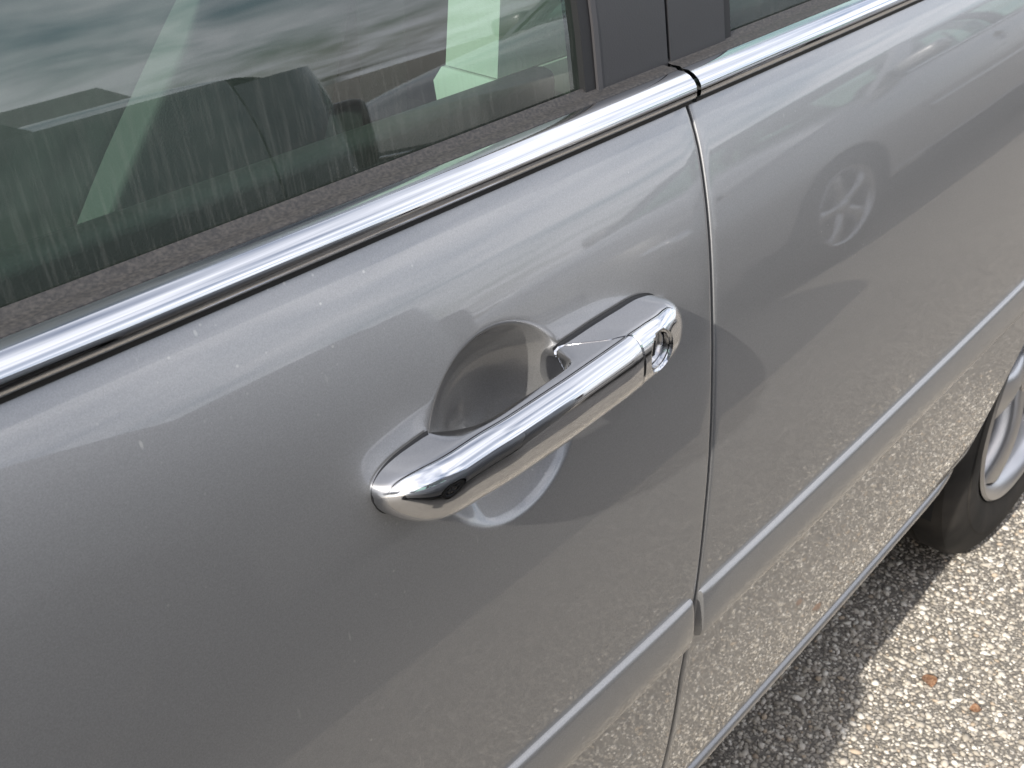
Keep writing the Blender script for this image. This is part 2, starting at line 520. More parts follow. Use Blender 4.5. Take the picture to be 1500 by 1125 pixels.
FIL = [(0.0023, 0.0002), (0.0029, 0.0008), (0.0032, 0.0016), (0.0033, 0.0030), (0.0033, 0.022)]   # rolled panel edge: out, in
def shell(X, Z, depth=None, edges='lrbt', flip=False):
    """body panel over a grid of (x, z); its rim is rolled inward"""
    Yv = side_y(X, Z)
    if depth is not None:
        Yv = Yv + depth
    G = np.stack([X, Yv, Z], -1)
    def roll(G, axis, end):
        a = np.moveaxis(G, axis, 0)
        e, p = (a[0], a[1]) if end == 0 else (a[-1], a[-2])
        t = e - p
        t = t / np.maximum(np.linalg.norm(t, axis=-1, keepdims=True), 1e-9)
        rows = [e - t * 0.0033 + t * o + np.array([0, i, 0]) for o, i in FIL]
        a = a.copy()
        a[0 if end == 0 else -1] = e - t * 0.0033
        rows = np.array(rows)
        a = np.concatenate([rows[::-1], a], 0) if end == 0 else np.concatenate([a, rows], 0)
        return np.moveaxis(a, 0, axis)
    if 'l' in edges: G = roll(G, 0, 0)
    if 'r' in edges: G = roll(G, 0, 1)
    if 'b' in edges: G = roll(G, 1, 0)
    if 't' in edges: G = roll(G, 1, 1)
    if flip:
        G = G.copy(); G[..., 1] = 2 * YC - G[..., 1]
    return G

def dense(a, b, n, extra=()):
    """n even values from a to b, plus finer ones within (lo, hi, step)"""
    v = list(np.linspace(a, b, n))
    for lo, hi, st in extra:
        v = [q for q in v if q < lo or q > hi] + list(np.arange(lo, hi, st))
    return np.array(sorted(set(round(q, 5) for q in v)))

def arch_left(z, cx, r=ARCH):
    d = np.clip(r * r - (z - WZ) ** 2, 0, None)
    return cx - np.sqrt(d)
def arch_z(x, cx, base, r=ARCH):
    d = r * r - (x - cx) ** 2
    return np.where(d > 0, np.maximum(WZ + np.sqrt(np.maximum(d, 0)), base), base)

ZB = 0.345     # lower door edge
DOORX0 = -0.50
def build_panels(car, flip):
    g = 0.0017
    fine = not flip
    # front door
    if fine:
        xs = dense(DOORX0, 0.6, 70, [(0.33, 0.475, 0.0014)])
        zs = dense(ZB, BELT - 0.002, 70, [(0.785, 0.922, 0.0014)])
    else:
        xs = dense(DOORX0, 0.6, 40, [(0.33, 0.475, 0.006)]); zs = dense(ZB, BELT - 0.002, 36, [(0.785, 0.922, 0.006)])
    Zg = np.repeat(zs[None], len(xs), 0)
    w = np.clip((xs - 0.48) / (0.6 - 0.48), 0, 1)[:, None]
    Xg = xs[:, None] + w * (gapx(Zg) - g - 0.6)
    mb = MB(); mb.grid(shell(Xg, Zg, cup_depth(Xg, Zg), flip=flip))
    fd = mb.build('front_door', MAT['paint'], car, sharp=60)
    # rear door
    us = np.linspace(0, 1, 110 if fine else 40); zs = np.linspace(ZB, BELT - 0.002, 90 if fine else 40)
    Zg = np.repeat(zs[None], len(us), 0)
    xl = gapx(zs) + g
    xr = np.minimum(1.55, np.where(abs(zs - WZ) < ARCH, arch_left(zs, RWX), 9.0))
    Xg = xl[None] + (xr - xl)[None] * us[:, None]
    mb = MB(); mb.grid(shell(Xg, Zg, flip=flip))
    rd = mb.build('rear_door', MAT['paint'], car, sharp=60)
    # front fender
    xs = np.linspace(-1.72, DOORX0 - 0.0045, 70); vs = np.linspace(0, 1, 36)
    zb = arch_z(xs, FWX, 0.30); zt = ztop(xs) - 0.002
    Zg = zb[:, None] + (zt - zb)[:, None] * vs[None]
    Xg = np.repeat(xs[:, None], len(vs), 1)
    MB().grid(shell(Xg, Zg, flip=flip)).build('front_fender', MAT['paint'], car, sharp=60)
    # quarter panel
    xs = np.linspace(1.5545, 2.36, 60); zb = arch_z(xs, RWX, 0.30); zt = ztop(xs)
    Zg = zb[:, None] + (zt - zb)[:, None] * vs[None]
    Xg = np.repeat(xs[:, None], len(vs), 1)
    MB().grid(shell(Xg, Zg, flip=flip)).build('quarter_panel', MAT['paint'], car, sharp=60)
    # rocker panel below the doors
    us = np.linspace(-0.80, 1.325, 60)
    prof = [(0.02, 0.3425), (-0.003, 0.3412), (-0.0065, 0.3392), (-0.0080, 0.3360), (-0.0078, 0.3315), (-0.0052, 0.3265), (0.002, 0.3205), (0.03, 0.308), (0.08, 0.292)]
    G = []
    for x in us:
        G.append([(x, side_y(x, 0.345) + 0.006 + o + (0.016 * max(0.0, (x - 1.20) / 0.125) ** 2 if k < 7 else 0.0), z) for k, (o, z) in enumerate(prof)])
    G = np.array(G, float)
    if flip: G[..., 1] = 2 * YC - G[..., 1]
    MB().grid(G).build('rocker_panel', MAT['paint'], car, sharp=60)
    # wheel arch liners
    for cx in (FWX, RWX):
        rows = []
        for i in range(25):
            a = math.pi * (-0.08 + 1.16 * i / 24)
            x, z = cx + math.cos(a) * (ARCH + 0.012), WZ + math.sin(a) * (ARCH + 0.012)
            yy = float(side_y(x, min(max(z, .3), .7))) + 0.012
            rows.append([(x, yy, z), (x, yy + 0.30, z)])
        rows = np.array(rows)
        if flip: rows[..., 1] = 2 * YC - rows[..., 1]
        MB().grid(rows).build('wheel_arch_liner', MAT['under'], car)
    # body side moulding: bright chamfer on top of a flat band
    def mould(x0, x1, name):
        xs = np.concatenate([[x0, x0 + 0.002, x0 + 0.006], np.linspace(x0 + 0.03, x1 - 0.03, 40), [x1 - 0.006, x1 - 0.002, x1]])
        ZT, ZL = 0.6215, 0.572
        prof = [(0.000, 0), (0.0036, -0.0004), (0.0054, -0.0020), (0.0062, -0.0045), (0.0080, -0.015), (0.0092, -0.026), (0.0092, -0.037), (0.0072, -0.0440), (0.0, -0.0480)]
        G = []
        for k, x in enumerate(xs):
            e = min(k, len(xs) - 1 - k)
            sc = {0: 0.0, 1: 0.80, 2: 0.97}.get(e, 1.0)
            zs = {0: 0.95, 1: 0.98, 2: 0.995}.get(e, 1.0)
            row = []
            for o, h in prof:
                h2 = -0.0245 + (h + 0.0245) * zs
                z = ZT + h2
                row.append((x, side_y(x, z) - o * sc + 0.0015, z))
            G.append(row)
        G = np.array(G, float)
        if flip: G[..., 1] = 2 * YC - G[..., 1]
        MB().grid(G).build(name, MAT['paint'], car, sharp=40)
    mould(DOORX0 + 0.02, float(gapx(0.6)) - 0.004, 'side_moulding')
    mould(float(gapx(0.6)) + 0.005, 1.30, 'side_moulding')
    # belt line: chrome strip and rubber weatherstrip
    def belt(x0, x1):
        xs = np.linspace(x0, x1, 50)
        prof = [(0.000, 0.0005), (0.0078, 0.0008), (0.0094, 0.0018), (0.0100, 0.0036), (0.0099, 0.0066), (0.0093, 0.0094), (0.0072, 0.0124), (0.0035, 0.0152), (-0.0010, 0.0168), (-0.0070, 0.0166)]
        def sweep(pr):
            G = np.array([[(x, side_y(x, 0.970) - o, 0.9705 + h) for o, h in pr] for x in xs], float)
            if flip: G[..., 1] = 2 * YC - G[..., 1]
            return G
        MB().grid(sweep(prof)).build('belt_moulding', MAT['chrome'], car, sharp=60)
        pr2 = [(-0.0055, 0.0145), (-0.0060, 0.0170), (-0.0078, 0.0179), (-0.0130, 0.0175), (-0.0170, 0.0181), (-0.0190, 0.0198), (-0.0206, 0.0210), (-0.0214, 0.0205), (-0.0216, 0.010)]
        MB().grid(sweep(pr2)).build('weatherstrip', MAT['dustrubber'], car, sharp=40)
        pr3 = [(0.0070, 0.0002), (0.0066, -0.0026), (0.0, -0.0050)]
        MB().grid(sweep(pr3)).build('shadow_gap_strip', MAT['black'], car)  # black strip standing in for the shadow gap beneath the chrome
    belt(-0.46, float(gapx(0.98)) - 0.0025)
    belt(float(gapx(0.98)) + 0.0025, 1.52)
    return fd, rd

# greenhouse side plane
def glass_y(x, z):
    return side_y(x, 0.970) + 0.0222 + (np.asarray(z) - 0.990) * 0.15 + 0.45 * np.maximum(np.asarray(z) - 0.99, 0) ** 2
ZR = 1.40
def quad_patch(corners, off, nu=12, nv=8, flip=False):
    """bilinear patch in (x, z) laid on the greenhouse plane, off metres outside it"""
    (xa, za), (xb, zb2), (xc, zc2), (xd, zd) = corners
    G = []
    for i in range(nu + 1):
        u = i / nu
        row = []
        for j in range(nv + 1):
            v = j / nv
            x = (xa * (1 - u) + xb * u) * (1 - v) + (xd * (1 - u) + xc * u) * v
            z = (za * (1 - u) + zb2 * u) * (1 - v) + (zd * (1 - u) + zc2 * u) * v
            row.append((x, float(glass_y(x, z)) - off, z))
        G.append(row)
    G = np.array(G)
    if flip: G[..., 1] = 2 * YC - G[..., 1]
    return G
def slab(name, corners, off, thick, mat, parent, flip=False, nu=12, nv=8):
    A = quad_patch(corners, off, nu, nv, flip); B = quad_patch(corners, off - thick, nu, nv, flip)
    mb = MB(); mb.grid(A); mb.grid(B)
    n1 = (nu + 1) * (nv + 1)
    idx = lambda i, j: i * (nv + 1) + j
    for i in range(nu):
        for j in (0, nv):
            mb.f.append((idx(i, j), idx(i + 1, j), n1 + idx(i + 1, j), n1 + idx(i, j)))
    for j in range(nv):
        for i in (0, nu):
            mb.f.append((idx(i, j), idx(i, j + 1), n1 + idx(i, j + 1), n1 + idx(i, j)))
    return mb.build(name, mat, parent, sharp=40)

def build_greenhouse(car, flip):
    zb = 0.972
    MB().grid(quad_patch([(-0.52, zb), (0.556, zb), (0.556, ZR - .02), (0.10, ZR - .02)], 0.0, flip=flip)).build('front_side_window', MAT['glass'], car)
    MB().grid(quad_patch([(0.695, zb), (1.46, zb), (1.20, ZR - .02), (0.695, ZR - .02)], 0.0, flip=flip)).build('rear_side_window', MAT['glass'], car)
    # run channels and pillar covers
    slab('window_run_channel', [(0.543, zb), (0.553, zb), (0.553, ZR), (0.543, ZR)], 0.0045, 0.012, MAT['black'], car, flip)
    slab('window_bead', [(0.5535, zb), (0.5580, zb), (0.5580, ZR), (0.5535, ZR)], 0.0062, 0.012, MAT['greytrim'], car, flip)
    slab('pillar_cover', [(0.5585, zb), (0.6280, zb), (0.6280, ZR), (0.5585, ZR)], 0.0055, 0.014, MAT['trimblack'], car, flip)
    slab('pillar_cover', [(0.6315, zb), (0.697, zb), (0.697, ZR), (0.6315, ZR)], 0.0055, 0.014, MAT['trimblack'], car, flip)
    slab('window_run_channel', [(0.6975, zb), (0.706, zb), (0.706, ZR), (0.6975, ZR)], 0.0045, 0.012, MAT['black'], car, flip)
    slab('pillar_gap', [(0.6281, zb), (0.6314, zb), (0.6314, ZR), (0.6281, ZR)], -0.006, 0.01, MAT['hole'], car, flip, 2, 8)
    # a and c pillars
    slab('front_pillar', [(-0.72, zb - .01), (-0.50, zb - .01), (0.13, ZR), (0.03, ZR + .02)], 0.006, 0.05, MAT['paint'], car, flip)
    slab('rear_pillar', [(1.44, zb - .01), (1.98, zb + .0), (1.34, ZR + .02), (1.18, ZR)], 0.006, 0.05, MAT['paint'], car, flip)
    # roof rail
    slab('roof_rail', [(0.03, ZR - .025), (1.30, ZR - .025), (1.34, ZR + .02), (0.03, ZR + .02)], 0.008, 0.05, MAT['paint'], car, flip, 20, 4)

def build_ends(car):
    def fascia(name, xa, xe, z0, z1, sgn):
        # plan curve from one flank round the end to the other
        rows = []
        ys = float(side_y(xa, 0.58))
        for i in range(41):
            t = i / 40
            a = math.pi * t
            c, s = math.cos(a), math.sin(a)
            row = []
            for j in range(15):
                v = j / 14
                z = z0 + (z1 - z0) * v
                yy = float(side_y(xa, z))
                hw = YC - yy
                bulge = 1 - 0.10 * (v - 0.45) ** 2 * 4 * 0.35
                ex = (xe - xa) * bulge
                px = xa + ex * (abs(s) ** 0.62)
                py = YC - hw * (1 if c > 0 else -1) * (abs(c) ** 0.62)
                row.append((px, py, z))
            rows.append(row)
        return MB().grid(rows).build(name, MAT['paint'], car, sharp=60)
    fascia('front_bumper', -1.7245, XF, 0.24, float(ztop(-1.72)) - 0.03, -1)
    fascia('rear_bumper', 2.3645, XR, 0.26, BELT - 0.02, 1)
    def lid(name, x0, x1, mat, crown, n=20, dz=0.0, zfun=None):
        rows = []
        for x in np.linspace(x0, x1, n):
            zt = float(ztop(x)); ye = float(side_y(x, zt)) + 0.003
            if zfun: zt = zfun(x)
            row = []
            for j in range(17):
                t = -1 + 2 * j / 16
                row.append((x, YC + t * (YC - ye), zt + crown * (1 - abs(t) ** 2.4) + dz))
            rows.append(row)
        return MB().grid(rows).build(name, mat, car)
    lid('hood', -1.95, -0.62, MAT['paint'], 0.075, zfun=lambda x: float(ztop(x)) - 0.10 * max(0, (-1.7 - x) / 0.25) ** 2)
    lid('trunk_lid', 1.80, 2.60, MAT['paint'], 0.05, zfun=lambda x: BELT - 0.10 * max(0, (x - 2.35) / 0.25) ** 2)
    # roof, windscreen, rear window
    yr = float(glass_y(0.7, ZR + 0.015)) + 0.004
    rows = []
    for x in np.linspace(0.02, 1.36, 20):
        q = (x - 0.69) / 0.67
        rows.append([(x, YC + (-1 + 2 * j / 12) * (YC - yr), ZR + 0.015 + 0.05 * (1 - abs(-1 + 2 * j / 12) ** 2.2) * (1 - 0.3 * q * q)) for j in range(13)])
    roof = MB().grid(rows).build('roof', MAT['paint'], car)
    rows2 = [[(a, b2, c - 0.03) for a, b2, c in r] for r in rows]
    MB().grid(rows2).build('headliner', MAT['beige'], car)
    def screen(name, xa, za, xb, zb2, ya, yb):
        rows = []
        for i in range(9):
            u = i / 8
            ye = ya + (yb - ya) * u
            rows.append([(xa + (xb - xa) * u + 0.09 * (1 - (-1 + j / 6) ** 2) * (-1 if xb > xa else 1) * (1 - u), YC + (-1 + j / 6) * (YC - ye),
                          za + (zb2 - za) * u + 0.05 * (1 - abs(-1 + j / 6) ** 2.2) * u + 0.06 * (1 - abs(-1 + j / 6) ** 2.2) * (1 - u) * 0.6) for j in range(13)])
        MB().grid(rows).build(name, MAT['glass'], car)
    screen('windscreen', -0.66, 0.985, 0.03, ZR + 0.015, 0.12, yr)
    screen('rear_window', 1.95, 0.985, 1.35, ZR + 0.015, 0.12, yr)
    # lamps, grille, plate
    for s in (-1, 1):
        yb = YC + s * 0.60
        MB().box(-2.035, -1.90, yb - 0.16, yb + 0.16, 0.60, 0.735, 0.03).build('headlight', MAT['clearlamp'], car)
        MB().box(2.58, 2.69, yb - 0.15, yb + 0.15, 0.68, 0.84, 0.03).build('tail_light', MAT['redlamp'], car)
        yb2 = YC + s * 0.62
        MB().box(-2.06, -1.98, yb2 - 0.06, yb2 + 0.06, 0.36, 0.42, 0.02).build('fog_light', MAT['clearlamp'], car)
        mb = MB().box(-0.52, -0.40, YC + s * 0.94 - 0.11, YC + s * 0.94 + 0.11, 0.99, 1.13, 0.04)
        mb.build('door_mirror', MAT['paint'], car)
    gr = MB().box(-2.125, -2.05, YC - 0.40, YC + 0.40, 0.52, 0.66, 0.02).build('grille', MAT['hole'], car)
    for k in range(4):
        z = 0.54 + k * 0.033
        MB().box(-2.135, -2.10, YC - 0.385, YC + 0.385, z, z + 0.012, 0.004).build('grille_bar', MAT['chrome'], gr)
    MB().box(2.70, 2.735, YC - 0.16, YC + 0.16, 0.60, 0.71, 0.005).build('number_plate', MAT['beige'], car)
    # floor pan and inner sills keep daylight from passing under the cabin
    MB().box(-1.9, 2.5, 0.171, 1.629, 0.21, 0.27).build('floor_pan', MAT['under'], car, smooth=False)
    for ya, yb in ((0.06, 0.17), (1.63, 1.74)):
        MB().box(-0.70, 1.27, ya, yb, 0.225, 0.36).build('inner_sill', MAT['under'], car, smooth=False)
    MB().box(-2.0, -0.70, 0.45, 1.35, 0.271, 0.74).build('engine_block', MAT['under'], car, smooth=False)
    MB().box(2.0, 2.55, 0.45, 1.35, 0.271, 0.88).build('boot_box', MAT['under'], car, smooth=False)

def build_jambs(car, flip):
    # inner skins behind the panels (door shells and centre pillar)
    xs = np.linspace(-0.72, 1.29, 40); zs = np.linspace(0.33, 0.955, 14)
    Xg, Zg = np.meshgrid(xs, zs, indexing='ij')
    G = np.stack([Xg, side_y(Xg, Zg) + 0.055, Zg], -1)
    if flip: G[..., 1] = 2 * YC - G[..., 1]
    MB().grid(G).build('door_frame', MAT['jamb'], car)
    mb = MB()
    y0, y1 = (0.02, 0.06) if not flip else (2 * YC - 0.06, 2 * YC - 0.02)
    # door card with arm rest
    xs2 = [(-0.50, 0.585), (0.64, 1.28)]
    for a, b2 in xs2:
        ya, yb = (0.115, 0.135) if not flip else (2 * YC - 0.135, 2 * YC - 0.115)
        d = MB().box(a, b2, ya, yb, 0.36, 0.985, 0.008).build('door_card', MAT['dash'], car)
        ya, yb = (0.1355, 0.20) if not flip else (2 * YC - 0.20, 2 * YC - 0.1355)
        MB().box(a + 0.1, b2 - 0.12, ya, yb, 0.66, 0.72, 0.02).build('arm_rest', MAT['cloth'], d)

def build_wheel(car, cx, flip):
    w = empty('wheel', (cx, 0, 0)); w.parent = car
    R, RR, WD = 0.315, 0.216, 0.205
    yo = 0.012
    c = (0, yo, WZ)
    prof = [(RR - 0.004, 0.022), (RR + 0.004, 0.010), (RR + 0.018, 0.0035), (RR + 0.035, 0.0), (RR + 0.050, 0.0010), (RR + 0.052, 0.0030), (RR + 0.070, 0.006), (R - 0.015, 0.013), (R - 0.005, 0.021), (R - 0.0015, 0.030)]
    for k in range(4):
        h = 0.036 + k * 0.038
        prof += [(R, h), (R, h + 0.028), (R - 0.007, h + 0.030), (R - 0.007, h + 0.036)]
    prof += [(R, WD - 0.030), (R - 0.005, WD - 0.018), (R - 0.03, WD - 0.004), (RR + 0.03, WD), (RR - 0.004, WD - 0.02)]
    def fl(o):
        if flip:
            me = o.data
            for q in me.vertices: q.co.y = 2 * YC - q.co.y
            me.flip_normals()
        return o
    fl(MB().lathe(prof, 96, c).build('tyre', MAT['tyre'], w, sharp=30))
    rim = [(RR - 0.006, 0.10), (RR - 0.010, 0.035), (RR - 0.004, 0.016), (RR + 0.001, 0.0085), (RR - 0.003, 0.0045), (RR - 0.012, 0.0075), (RR - 0.019, 0.016), (RR - 0.024, 0.028), (RR - 0.026, 0.17)]
    fl(MB().lathe(rim, 96, c).build('rim', MAT['alloy'], w, sharp=50))
    for k in range(5):
        a0 = 2 * math.pi * k / 5 + 0.55
        rows = []
        for i in range(11):
            q = i / 10
            r = 0.035 + (RR - 0.025 - 0.035) * q
            hw = 0.034 - 0.010 * math.sin(q * math.pi) + 0.012 * q * q
            yy = 0.020 + 0.008 * (1 - q) - 0.010 * math.sin(q * math.pi)
            row = []
            for t, d in ((-1, 0.028), (-1.0, 0.010), (-0.75, 0.001), (0, -0.003), (0.75, 0.001), (1.0, 0.010), (1, 0.028)):
                lx, lz = r, t * hw
                row.append((lx * math.cos(a0) - lz * math.sin(a0), yo + yy + d, WZ + lx * math.sin(a0) + lz * math.cos(a0)))
            rows.append(row)
        fl(MB().grid(rows).build('spoke', MAT['alloy'], w, sharp=50))
    fl(MB().lathe([(0.0005, 0.012), (0.022, 0.013), (0.030, 0.018), (0.045, 0.024), (0.050, 0.045)], 40, c).build('hub_cap', MAT['alloy'], w))
    fl(MB().lathe([(0.05, 0.075), (0.14, 0.075), (0.14, 0.095), (0.05, 0.095)], 48, c).build('brake_disc', MAT['disc'], w))
    fl(MB().lathe([(0.0005, 0.105), (RR - 0.026, 0.105)], 40, c).build('wheel_back', MAT['under'], w))
    return w

# ------------------------------------------------------------------ door handle
def build_handle(car):
    hd = empty('door_handle', (0.30, 0, 0.862)); hd.parent = car
    LEN = 0.250
    def hy(u, z):
        return float(side_y(0.30 + u, 0.862 + z))
    def interp(u, tab):
        return float(np.interp(u, [t[0] for t in tab], [t[1] for t in tab]))
    def smooth_tab(tab):
        us = np.linspace(0, LEN, 400); v = np.interp(us, [t[0] for t in tab], [t[1] for t in tab])
        k = np.ones(21) / 21
        vp = np.concatenate([np.full(10, v[0]), v, np.full(10, v[-1])])
        v2 = np.convolve(vp, k, 'valid')
        return lambda u: float(np.interp(u, us, v2))
    front = smooth_tab([(0, 0.022), (0.010, 0.028), (0.03, 0.0345), (0.07, 0.0385), (0.12, 0.0400), (0.17, 0.0400), (0.205, 0.0380), (0.235, 0.030), (0.252, 0.020)])
    back = smooth_tab([(0, -0.022), (0.036, -0.022), (0.044, -0.012), (0.056, 0.013), (0.066, 0.0195), (0.10, 0.0205), (0.128, 0.0195), (0.137, 0.016), (0.143, 0.004), (0.148, -0.022), (0.26, -0.022)])
    topf = smooth_tab([(0, 0.0150), (0.03, 0.0195), (0.06, 0.0220), (0.12, 0.0235), (0.18, 0.0245), (0.22, 0.0230), (0.252, 0.018)])
    bot = smooth_tab([(0, -0.017), (0.03, -0.0200), (0.06, -0.0205), (0.12, -0.0195), (0.18, -0.0180), (0.22, -0.0165), (0.252, -0.013)])
    cz = smooth_tab([(0, -0.004), (0.05, -0.002), (0.12, -0.001), (0.2, 0.0005), (0.252, -0.001)])
    NPH = 64
    def section(u, grow=0.0):
        """one closed cross-section at distance u along the handle"""
        e = min(u, LEN - u)
        rl = 0.026
        k = math.sqrt(max(0.0, 1 - max(0, (rl - u) / rl) ** 2.3)) if u < rl else 1.0
        rr = 0.030
        k2 = math.sqrt(max(0.0, 1 - max(0, (rr - (LEN - u)) / rr) ** 2.2)) if LEN - u < rr else 1.0
        kk = k * k2
        f, b = front(u), back(u)
        zt, zb = topf(u) * kk, bot(u) * kk
        # nose of the handle rolls back to the door at both ends
        f = -0.004 + (f + 0.004) * (0.30 + 0.70 * kk) if kk < 1 else f
        pts = []
        hd2 = 0.0170 * (0.45 + 0.55 * kk)
        for j in range(NPH):
            a = 2 * math.pi * j / NPH
            c, s = math.cos(a), math.sin(a)          # c = +1 front, s = +1 top
            n = 2.35 if c > 0 else 3.6
            q = (abs(c) ** n + abs(s) ** n) ** (-1 / n)
            c, s = c * q, s * q
            mid = f - hd2
            o = mid + ((hd2 + grow) * c if c > 0 else max(mid - b, 0.002) * c)
            h = (zt + grow if s > 0 else -zb + grow) * s
            tt = min(max((f - o) / 0.046, 0.0), 1.0)
            h *= 1 - (0.40 if s > 0 else 0.25) * tt
            h += cz(u)
            pts.append((u, o, h, a))
        return pts
    def place(u, o, h):
        y = hy(u, 0.0) - o + 0.12 * h * 0.0
        return (0.30 + u - 0.30, y, h + 0.030 * (u - 0.12) * 0.35)
    def seam(a):
        # where grip and cap meet: early on the top at the door side, late on the face
        c, s = math.cos(a), math.sin(a)
        t = min(max((0.45 - c) / 1.45, 0.0), 1.0)
        return 0.1780 - 0.046 * t ** 1.25
    GAP = 0.0022
    # densely sampled loft, then resampled per angle on either side of the seam
    us = np.linspace(0, LEN, 420)
    SEC = np.array([[(p[1], p[2]) for p in section(u)] for u in us])      # (nu, NPH, 2)
    def at(u, j):
        o = np.interp(u, us, SEC[:, j, 0]); h = np.interp(u, us, SEC[:, j, 1])
        return place(u, float(o), float(h))
    angs = [2 * math.pi * j / NPH for j in range(NPH)]
    t = np.concatenate([np.linspace(0, 0.12, 26) ** 1.0, np.linspace(0.125, 1, 110)])
    t = np.unique(np.concatenate([t, np.linspace(0.965, 1, 8)]))
    G = []
    for q in t:
        row = []
        for j, a in enumerate(angs):
            se = seam(a) - GAP / 2
            row.append(at(0.0004 + q * (se - 0.0004), j))
        G.append(row)
    G = np.array(G)
    # rolled lip at the seam
    cen = G[-1].mean(0)
    lip = [G[-1] + (cen - G[-1]) * 0.06 + np.array([0.0006, 0, 0]), G[-1] + (cen - G[-1]) * 0.12 + np.array([-0.004, 0, 0])]
    G = np.concatenate([G, np.array(lip)], 0)
    MB().grid(G, closed_v=True, cap_u=True).build('grip', MAT['chrome'], hd, sharp=50)
    t = np.concatenate([np.linspace(0, 0.05, 6), np.linspace(0.06, 0.7, 40), np.linspace(0.71, 1, 36)])
    # cap, with a round recess for the lock
    KU, KH, KR = 0.1980, 0.002, 0.0128
    G = []
    for q in t:
        row = []
        for j, a in enumerate(angs):
            se = seam(a) + GAP / 2
            row.append(at(se + q * (LEN - 0.0004 - se), j))
        G.append(row)
    G = np.array(G)
    cen = G[0].mean(0)
    lip = [G[0] + (cen - G[0]) * 0.12 + np.array([0.004, 0, 0]), G[0] + (cen - G[0]) * 0.05 + np.array([0.0, 0, 0])]
    G = np.concatenate([np.array(lip), G], 0)
    cap = MB().grid(G, closed_v=True, cap_u=True).build('handle_cap', MAT['chrome'], hd, sharp=50)
    # cut the lock recess into the cap
    yk = hy(KU, 0) - front(KU)
    cut = MB().lathe([(0.0, -0.012), (KR, -0.012), (KR, 0.009), (0.0, 0.009)], 40, (KU, yk, KH + 0.003)).build('lock_cut', MAT['hole'], hd, sharp=40)
    bm = bmesh.new(); bm.from_mesh(cut.data); bmesh.ops.remove_doubles(bm, verts=bm.verts, dist=1e-5); bmesh.ops.recalc_face_normals(bm, faces=bm.faces); bm.to_mesh(cut.data); bm.free()
    md = cap.modifiers.new('lock', 'BOOLEAN'); md.operation = 'DIFFERENCE'; md.object = cut; md.solver = 'EXACT'
    dg = bpy.context.evaluated_depsgraph_get()
    me2 = bpy.data.meshes.new_from_object(cap.evaluated_get(dg))
    cap.modifiers.clear(); cap.data = me2
    cap.data.materials.clear(); cap.data.materials.append(MAT['chrome'])
    bpy.data.objects.remove(cut)
    # lock barrel with key slot and its ring
    MB().lathe([(0.0002, 0.0076), (0.0090, 0.0070), (0.0106, 0.0078), (0.0108, 0.0088)], 40, (KU, yk, KH + 0.003)).build('lock_barrel', MAT['satin'], hd)
    MB().box(KU - 0.0011, KU + 0.0011, yk + 0.0066, yk + 0.0078, KH + 0.003 - 0.0048, KH + 0.003 + 0.0048).build('key_slot', MAT['hole'], hd, smooth=False)
    MB().lathe([(0.0112, 0.0088), (0.0114, 0.0044), (0.0124, 0.0040), (0.0127, 0.0088)], 40, (KU, yk, KH + 0.003)).build('lock_ring', MAT['chrome'], hd)
    # dark seam filler and gaskets against the door
    def gasket(u0, u1):
        rows = []
        for u in np.linspace(u0, u1, 30):
            sec = section(min(max(u, 0.0), LEN), 0.0)
            up = sorted((p[1], p[2]) for p in sec[NPH // 4:NPH // 2 + 1])
            dn = sorted((p[1], p[2]) for p in sec[NPH // 2:3 * NPH // 4 + 1])
            zt = float(np.interp(0.002, [q[0] for q in up], [q[1] for q in up])) + 0.0004
            zb = float(np.interp(0.002, [q[0] for q in dn], [q[1] for q in dn])) - 0.0010
            lo, hi = place(u, 0, zb), place(u, 0, zt)
            row = []
            for h in (zb, zt):
                p = place(u, 0, h)
                xx = p[0]
                for o in (0.0012,):
                    row.append((xx, float(side_y(0.30 + u, 0.862 + p[2])) - o, p[2]))
            rows.append(row)
        return rows
    MB().grid(gasket(-0.0005, 0.044)).build('handle_gasket', MAT['black'], hd)
    MB().grid(gasket(0.146, LEN + 0.0005)).build('handle_gasket', MAT['black'], hd)
    rows = []
    for q in (0.0, 1.0):
        rows.append([np.array(at(seam(a) + (q - 0.5) * 0.006, j)) + (np.array(at(seam(a), j)) - np.array(at(seam(a), j))) for j, a in enumerate(angs)])
    rows = np.array(rows)
    c0 = rows.mean((0, 1))
    rows = rows + (np.array([0, 1, 1]) * (c0 - rows)) * 0.07
    MB().grid(rows, closed_v=True, cap_u=True).build('seam_filler', MAT['hole'], hd)
    return hd

# ------------------------------------------------------------------ interior
def soft_box(mb, pts_fun, nu=14, nv=14):
    pass

